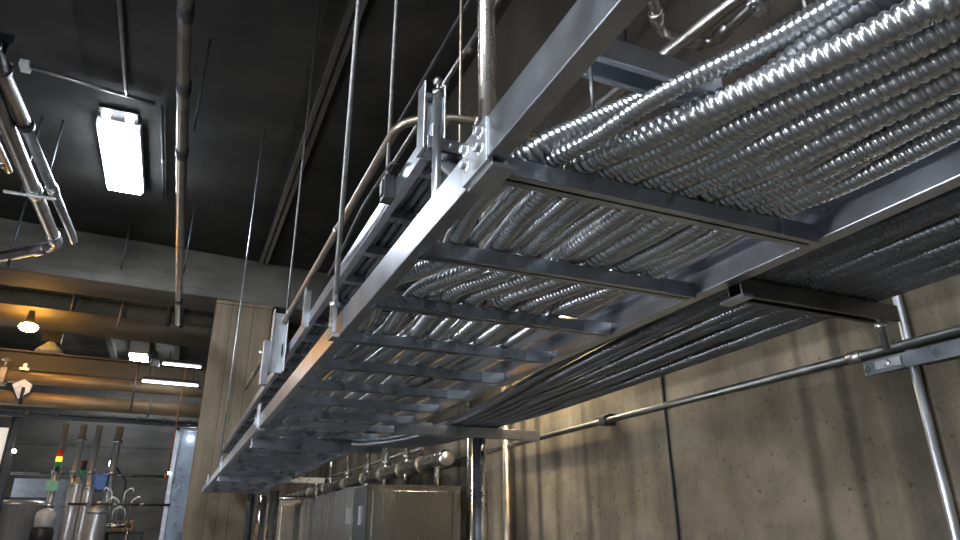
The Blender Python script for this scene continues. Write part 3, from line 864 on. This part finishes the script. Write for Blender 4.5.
conduit('hall_pipe', [(XL, 26.3, 4.84), (XR, 26.3, 4.84)], .20, 'ochre_pipe', 'yellow-lit pipe with a valve, upper of two across the hall', 'pipe', n=20)
conduit('hall_pipe', [(XL, 26.3, 4.15), (XR, 26.3, 4.15)], .24, 'ochre_pipe', 'thicker orange-lit pipe, lower of two across the hall', 'pipe', n=20)
k = MB().box(XL, XR, 26.6, 26.75, 3.62, 3.80); k.box(XL, XR, 26.45, 26.6, 3.74, 3.80)
for xx in np.arange(-6.2, .8, .82):
    k.box(xx, xx + .10, 26.40, 26.47, 3.68, 3.84)
tag(k.build('pipe_rail', 'dark_steel'), 'long grey angle rail with small clamps under the orange-lit pipe', 'rail')
t = thing('pipe_valve', (-5.35, 26.1, 4.9), 'brass valve on the upper yellow-lit pipe at the left edge', 'valve')
k = MB().box(-5.52, -5.28, 26.0, 26.6, 4.55, 5.1); k.build('body', 'brass', t, bevel=.02)
k = MB().tube([(-5.40, 26.2, 5.1), (-5.40, 26.2, 5.38)], .045, 10); k.lathe((-5.40, 26.2, 5.33), 'z', [(0, .05), (0, .14), (.05, .14), (.05, .05)], 14); k.build('hand_wheel', 'zinc', t)
k = MB().box(-4.98, -4.72, 26.05, 26.5, 5.04, 5.12); k.box(-4.9, -4.8, 26.1, 26.2, 5.04, 5.26); k.build('bracket', 'zinc', t)
k = MB().prism([(-5.05, 4.52), (-4.75, 4.72), (-4.5, 4.55), (-4.55, 4.3), (-4.8, 4.08)], 'y', 25.9, 26.02)
tag(k.build('gusset_plate', 'galv'), 'bright folded gusset plate between the two hall pipes', 'bracket')
# hangers in the hall
for xx, y, z0, z1, r, lb in ((-4.72, 25.9, 3.9, 4.45, .05, 'short dark strap below the bright gusset plate'),
                             (-2.35, 22.9, 5.9, 7.6, .035, 'thin hanger in front of the drab box girder'),
                             (-1.0, 22.2, 6.0, 8.9, .08, 'dark hanger left of the column between the beams'),
                             (-.62, 22.2, 6.0, 8.9, .05, 'dark hanger right behind the straight pipe end'),
                             (-1.55, 25.6, 3.9, 5.9, .03, 'thin pale hanger between the hall pipes'),
                             (-1.0, 25.6, 3.7, 4.3, .04, 'short pale hanger on the lower hall pipe'),
                             (-3.6, 22.4, 6.2, 8.9, .06, 'dark hanger near the yellow-lit ceiling patch')):
    rod(xx, y, z0, z1, lb, r=r, mat='dark_steel' if 'dark' in lb else 'rod')
k = MB().prism([(-5.6, 8.9), (-5.3, 8.9), (-4.3, 6.9), (-4.6, 6.9)], 'y', 22.5, 22.7)
tag(k.build('diagonal_brace', 'dark_steel'), 'dark diagonal brace before the yellow-lit ceiling patch', 'brace')
for i, xx in enumerate((-6.8, -3.9, -.9, 2.1)):
    tag(MB().box(xx, xx + .25, 22, 41.5, 8.6, 8.98).build('ceiling_rib', 'green_steel'), 'drab ceiling rib of the far hall, %s from the left' % ORD[i], 'rib', 'ceiling ribs of the far hall')
for y in (28, 31.5):
    pass
# luminaires
t = thing('warm_lamp', (-4.75, 22.9, 5.7), 'glowing orange lamp under the drab box girder at the left', 'lamp')
k = MB().lathe((-4.72, 23.6, 5.72), 'z', [(0, .05), (.04, .2), (.12, .26), (.2, .24), (.24, .16)], 18); k.build('globe', 'sodium', t)
MB().lathe((-4.72, 23.6, 5.96), 'z', [(0, .18), (.08, .12), (.40, .08)], 14).build('cap', 'dark_steel', t)
t = thing('added_warm_bay', (-5.4, 24.5, 8.7), 'added warm lamp lighting the far ceiling patch at the left', 'lamp')  # lamp added to make the yellow patch on the hall ceiling
MB().lathe((-5.75, 26.2, 8.25), 'z', [(0, .1), (.04, .22), (.2, .24), (.24, .12)], 18).build('globe', 'sodium_hi', t)
MB().lathe((-5.75, 26.2, 8.49), 'z', [(0, .12), (.3, .1), (.5, .1)], 12).build('stem', 'dark_steel', t)
t = thing('bell_lamp', (-4.4, 28, 6.2), 'unlit pale bell lamp beyond the orange lamp', 'lamp')
MB().lathe((-4.45, 27.9, 6.05), 'z', [(0, .42), (.05, .45), (.15, .4), (.3, .22), (.42, .12)], 20).build('shade', 'white_box', t)
MB().box(-4.75, -4.15, 27.8, 28.2, 6.47, 6.95).build('ballast', 'black', t)
MB().tube([(-4.45, 28, 6.95), (-4.45, 28, 8.98)], .04, 8).build('stem', 'dark_steel', t)
for x0, x1, y, z, lb in ((-1.37, .42, 25.3, 4.80, 'lit white tube lamp low left of the column'), (-.84, .42, 25.3, 5.46, 'lit white tube lamp high left of the column')):
    t = thing('tube_lamp', ((x0 + x1) / 2, y, z), lb, 'lamp', 'tube lamps of the far hall')
    MB().box(x0, x1, y - .04, y + .04, z + .03, z + .11).build('tube', 'tube', t, bevel=.02)
    MB().box(x0, x1, y - .12, y + .12, z + .121, z + .22).build('housing', 'dark_steel', t)
    for xx in (x0 + .2, x1 - .2):
        MB().tube([(xx, y, z + .22), (xx, y, 6.0)], .012, 6).build('suspension', 'dark_steel', t)
t = thing('heater_box', (-1.6, 28.8, 5.9), 'small bright-edged box hanging left of the tube lamps', 'box')
MB().box(-1.2, -.9, 25.5, 25.8, 5.42, 5.72).build('body', 'galv', t, bevel=.02)
MB().tube([(-1.05, 25.65, 5.72), (-1.05, 25.65, 6.0)], .03, 8).build('stem', 'dark_steel', t)

# the hall's cross members lie a few degrees off square to the bay
def swing(o, px, py, ang):
    d = Matrix.Rotation(ang, 3, 'Z') @ (o.location - Vector((px * S, py * S, 0)))
    o.location = d + Vector((px * S, py * S, 0))
    o.rotation_euler.z += ang


for o in [o for o in bpy.data.objects if o.parent is None and (o not in before_hall or o.name == 'concrete_beam') and not o.name.startswith('ceiling_rib')]:
    swing(o, .8, 20.0 if o.name == 'concrete_beam' else 24.0, math.radians(4.5))

# ---------------------------------------------------------------- far hall: tanks, poles, machines
t = thing('steel_tank', (-4.7, 28, FL), 'wide stainless tank at the lower left corner', 'tank')
k = MB().lathe((-4.75, 28.2, -2.5), 'z', [(0, .3), (.15, .8), (.3, .9), (3.42, .9), (3.45, .94), (3.52, .94), (3.56, .88), (3.66, .5), (3.7, .1)], 30)
k.build('shell', 'stainless_hall', t)
MB().box(-5.75, -3.8, 27.2, 27.28, 1.10, 1.18).build('rim', 'dark_steel', t)
for a in range(4):
    xx, yy = -4.75 + .6 * math.cos(a * 1.571 + .7), 28.2 + .6 * math.sin(a * 1.571 + .7)
    MB().tube([(xx, yy, FL), (xx, yy, -2.2)], .06, 8).build('leg', 'stainless_v', t)

POLES = [(-3.77, .11, 'first of four tall slim steel pipes from the left, beside the signal lights'),
         (-3.22, .11, 'second of four tall slim steel pipes from the left'),
         (-2.72, .10, 'third of four tall slim steel pipes from the left'),
         (-2.06, .12, 'last of four tall slim steel pipes from the left, above the blue box')]
for i, (xx, r, lb) in enumerate(POLES):
    t = thing('process_pipe', (xx, 28, FL), lb, 'pipe', 'tall process pipes in the far hall')
    MB().tube([(xx, 28, FL), (xx, 28, 3.7)], r, 14).build('pipe', 'stainless_hall', t)
    for z in (.9, 2.0, 3.1)[:2 + i % 2]:
        MB().lathe((xx, 28, z), 'z', [(0, r), (0, r * 1.5), (.12, r * 1.5), (.12, r)], 14).build('clamp', 'zinc', t)
for xx, y, r, z1, lb in ((-3.02, 27.6, .23, 1.75, 'thicker stainless column vessel in front of the second slim pipe'),
                         (-2.2, 27.2, .33, .95, 'round stainless vessel with dark side under the blue box'),
                         (-2.62, 27.5, .17, 1.6, 'narrow stainless vessel left of the blue box')):
    t = thing('steel_vessel', (xx, y, FL), lb, 'vessel', 'stainless vessels in the far hall')
    MB().lathe((xx, y, FL), 'z', [(0, r), (z1 - FL - r * .7, r), (z1 - FL - r * .3, r * .8), (z1 - FL, r * .3), (z1 - FL + .12, r * .25), (z1 - FL + .14, r * .2)], 20).build('shell', 'stainless_hall', t)
    MB().lathe((xx, y, z1 - r * .8), 'z', [(0, r), (0, r * 1.12), (.08, r * 1.12), (.08, r)], 20).build('clamp', 'zinc', t)
t = thing('pump_head', (-3.75, 27.5, .4), 'pale pump head with dark base beside the wide tank', 'pump')
MB().lathe((-3.72, 27.4, .25), 'z', [(0, .25), (.05, .3), (.45, .3), (.55, .2), (.6, .08)], 18).build('head', 'white_box', t)
MB().lathe((-3.72, 27.4, -.35), 'z', [(0, .34), (.5, .34), (.6, .28)], 18).build('motor', 'black', t)
MB().box(-3.95, -3.5, 27.2, 27.6, FL, -.35).build('stand', 'dark_steel', t)
t = thing('signal_tower', (-3.72, 27.6, 2.1), 'stack of red, amber and green signal lights on a slim pipe', 'signal light', 'signal towers')
sx, sy = -3.74, 27.74
for z0, mt, nm in ((2.22, 'green_lens', 'green_lens'), (2.39, 'amber_lens', 'amber_lens'), (2.56, 'red_lens', 'red_lens')):
    MB().lathe((sx, sy, z0), 'z', [(0, .09), (.01, .1), (.15, .1), (.16, .09)], 14).build(nm, mt, t)
MB().lathe((sx, sy, 2.73), 'z', [(0, .09), (.05, .09), (.08, .04)], 14).build('cap', 'red_lens', t)
MB().lathe((sx, sy, 2.06), 'z', [(0, .06), (.15, .06)], 12).build('base', 'black', t)
t = thing('signal_tower', (-3.1, 27.7, 2.1), 'unlit dark stack of signal lights on the second slim pipe', 'signal light', 'signal towers')
for z0, mt, nm in ((1.95, 'green_lens', 'green_lens'), (2.12, 'black', 'dark_lens'), (2.29, 'dark_red', 'red_lens')):
    MB().lathe((-2.95, 27.74, z0), 'z', [(0, .08), (.01, .09), (.15, .09), (.16, .08)], 14).build(nm, mt, t)
MB().box(-3.22, -2.95, 27.7, 27.78, 1.86, 1.94).build('arm', 'black', t)
tag(MB().box(-3.95, -3.6, 27.70, 27.78, 1.42, 1.75).build('green_tag', 'green_sign'), 'pale green sign on the first slim pipe', 'sign')
t = thing('control_box', (-2.35, 27.6, 1.45), 'blue control box between the third and fourth slim pipes', 'box')
MB().box(-2.55, -2.1, 27.6, 27.85, 1.42, 2.0).build('body', 'blue', t, bevel=.02)
MB().box(-2.52, -2.13, 27.57, 27.6, 1.46, 1.96).build('door', 'blue', t, bevel=.01)
# horizontal small pipes between the vessels
conduit('cross_pipe', [(-5.2, 28.5, 2.02), (.35, 28.5, 2.02)], .045, 'galv_dull', 'upper slim cross pipe linking the tall pipes', 'pipe')
conduit('cross_pipe', [(-3.1, 27.0, .98), (.0, 27.0, .98)], .04, 'dark_steel', 'lower slim cross pipe in front of the vessels', 'pipe',
        cpl=[((xx, 27.0, .98), (1, 0, 0)) for xx in (-2.5, -1.7, -.9)])
# tangle of sample tubes right of the blue box
t = thing('valve_manifold', (-1.7, 27.2, FL), 'bright little manifold of tubes and valves right of the blue box', 'manifold')
for j in range(7):
    xx = -2.0 + .13 * j
    z1 = 1.1 + .35 * math.sin(j * 2.1)
    MB().tube(rounded([(xx, 27.2, .3), (xx, 27.2, z1), (xx + .22 * (-1) ** j, 27.2, z1 + .15), (xx + .3 * (-1) ** j, 27.2, z1 - .1)], .08, 4), .03, 8).build('tube', 'zinc', t)
MB().tube([(-2.1, 27.2, .3), (-1.1, 27.2, .3)], .07, 10).build('header', 'stainless_v', t)
for xx in (-2.0, -1.2):
    MB().tube([(xx, 27.2, FL), (xx, 27.2, .3)], .05, 8).build('leg', 'stainless_v', t)
t = thing('carton', (-1.45, 29, .3), 'tan carton on a rack behind the manifold', 'carton')
MB().box(-1.75, -1.1, 28.9, 29.4, .12, .5).build('box', 'tan', t, bevel=.01)
MB().box(-1.45, -1.38, 28.893, 28.9, .12, .5).build('tape', 'pale', t)
t = thing('storage_rack', (-1.4, 29.2, FL), 'dark rack standing under the tan carton', 'rack')
MB().box(-2.0, -.7, 28.8, 29.5, .05, .115).build('shelf', 'dark_steel', t)
for xx in (-1.95, -.8):
    for yy in (28.82, 29.42):
        MB().box(xx, xx + .06, yy, yy + .06, FL, .05).build('leg', 'dark_steel', t)

# columns and panels of the far hall
t = thing('steel_column', (-5.03, 26.6, FL), 'dark steel column at the left edge before the pale sheet', 'column')
k = MB().box(-5.16, -5.12, 26.4, 26.8, FL, 3.7); k.box(-4.94, -4.90, 26.4, 26.8, FL, 3.7); k.box(-5.12, -4.94, 26.58, 26.62, FL, 3.7)
k.build('column', 'dark_steel', t)
tag(MB().box(-8.0, -5.35, 29.0, 29.08, FL, 3.6).build('pale_sheet', 'luminous'), 'bright backlit sheet wall with added glow at the far left edge', 'panel')
tag(MB().box(-5.3, -3.2, 30.0, 30.1, FL, 1.95).build('blue_grey_panel', 'bluegrey'), 'pale blue-grey partition behind the wide tank', 'panel')
t = thing('steel_door', (.0, 27.2, FL), 'tall shiny bluish metal door leaf left of the column', 'door')
MB().box(-.02, .95, 27.2, 27.28, FL, 3.55).build('leaf', 'blue_metal', t, bevel=.006)
MB().box(-.18, -.02, 27.12, 27.34, FL, 3.65).build('post', 'galv', t, bevel=.006)
MB().box(-.18, .95, 27.12, 27.2, 3.55, 3.66).build('head_rail', 'galv', t)
t = thing('hanging_cord', (-.6, 26, 2.0), 'rusty red cord hanging left of the column', 'cord')
MB().tube([(-.16, 25.8, 5.9), (-.18, 25.8, 4.5), (-.2, 25.8, 3.0), (-.24, 25.8, 1.9)], .022, 8).build('cord', 'rust', t)
MB().lathe((-.24, 25.8, 1.75), 'z', [(0, .05), (.02, .07), (.14, .07), (.16, .04)], 10).build('plug', 'rust', t)
for x0, y, z, sz, lb in ((-2.31, 31, 2.68, .13, 'bright white wall lamp above the blue box'), (-.17, 27.05, 2.05, .05, 'tiny bright lamp on the steel door post'),
                         (-4.85, 26.3, 2.55, .06, 'small bright lamp on the dark steel column'), (.35, 27.1, 3.3, .09, 'small bright lamp at the top of the metal door')):
    t = thing('wall_lamp', (x0, y, z), lb, 'lamp', 'small lamps in the far hall')
    MB().lathe((x0, y, z - sz / 2), 'z', [(0, sz * .5), (sz * .2, sz), (sz * .8, sz), (sz, sz * .5)], 14).build('globe', 'spot_white', t)
    MB().box(x0 - sz, x0 + sz, y + sz * 1.02, y + sz * 1.5, z - sz, z + sz).build('base', 'white_box', t)
    if y > 30: MB().tube([(x0, y + sz * 1.3, z), (x0, 41.6, z)], .04, 8).build('arm', 'dark_steel', t)
t = thing('wall_lamp', (-8.9, 29.7, 1.4), 'added white wall lamp on the left wall of the far hall', 'lamp')  # unseen lamp added to brighten the tank and tall pipes
MB().box(-8.999, -8.86, 29.2, 30.2, 1.4, 1.8).build('housing', 'white_box', t)
MB().box(-8.859, -8.80, 29.25, 30.15, 1.45, 1.75).build('diffuser', 'added_wall_lamp_lit', t)
# ceiling lamp added to light the far wall of the hall
for xx, y in ((-2.5, 37.5),):
    t = thing('added_hall_lamp', (xx, y, 8.4), 'added white ceiling lamp in the far hall %s' % ('middle' if xx == -2.5 else 'right side' if xx > 0 else 'left side'), 'lamp', 'added hall ceiling lamps')
    MB().box(xx - .4, xx + .4, y - 1.2, y + 1.2, 8.3, 8.36).build('diffuser', 'lamp', t)
    MB().box(xx - .42, xx + .42, y - 1.25, y + 1.25, 8.361, 8.99).build('housing', 'white_box', t)

# ---------------------------------------------------------------- world, camera
wd = bpy.data.worlds.new('dim_air')
bpy.context.scene.world = wd
wd.use_nodes = True
wd.node_tree.nodes['Background'].inputs['Color'].default_value = (.5, .55, .65, 1)
wd.node_tree.nodes['Background'].inputs['Strength'].default_value = 0.02

for o in bpy.data.objects:
    if '_l' in o: del o['_l']

cam = bpy.data.cameras.new('camera')
cam.lens = 666.0 / 960 * 36
cam.sensor_width = 36
cam.clip_start = .02
co = bpy.data.objects.new('camera', cam)
C.objects.link(co)
R = Matrix(((0.91547978, -0.14313585, -0.37604374), (-0.40232608, -0.3384648, -0.85063229), (-0.0055216, 0.93002887, -0.36744497)))
# rows above are the world axes seen by the camera
mw = R.to_4x4()
mw.translation = Vector((0, 0, EYE))
co.matrix_world = mw
sc = bpy.context.scene
sc.camera = co
sc.view_settings.view_transform = 'Standard'
sc.view_settings.look = 'None'
sc.view_settings.gamma = 1
sc.view_settings.exposure = -0.15
sc.cycles.max_bounces = 10
sc.cycles.diffuse_bounces = 5
sc.cycles.glossy_bounces = 5
sc.cycles.use_denoising = True
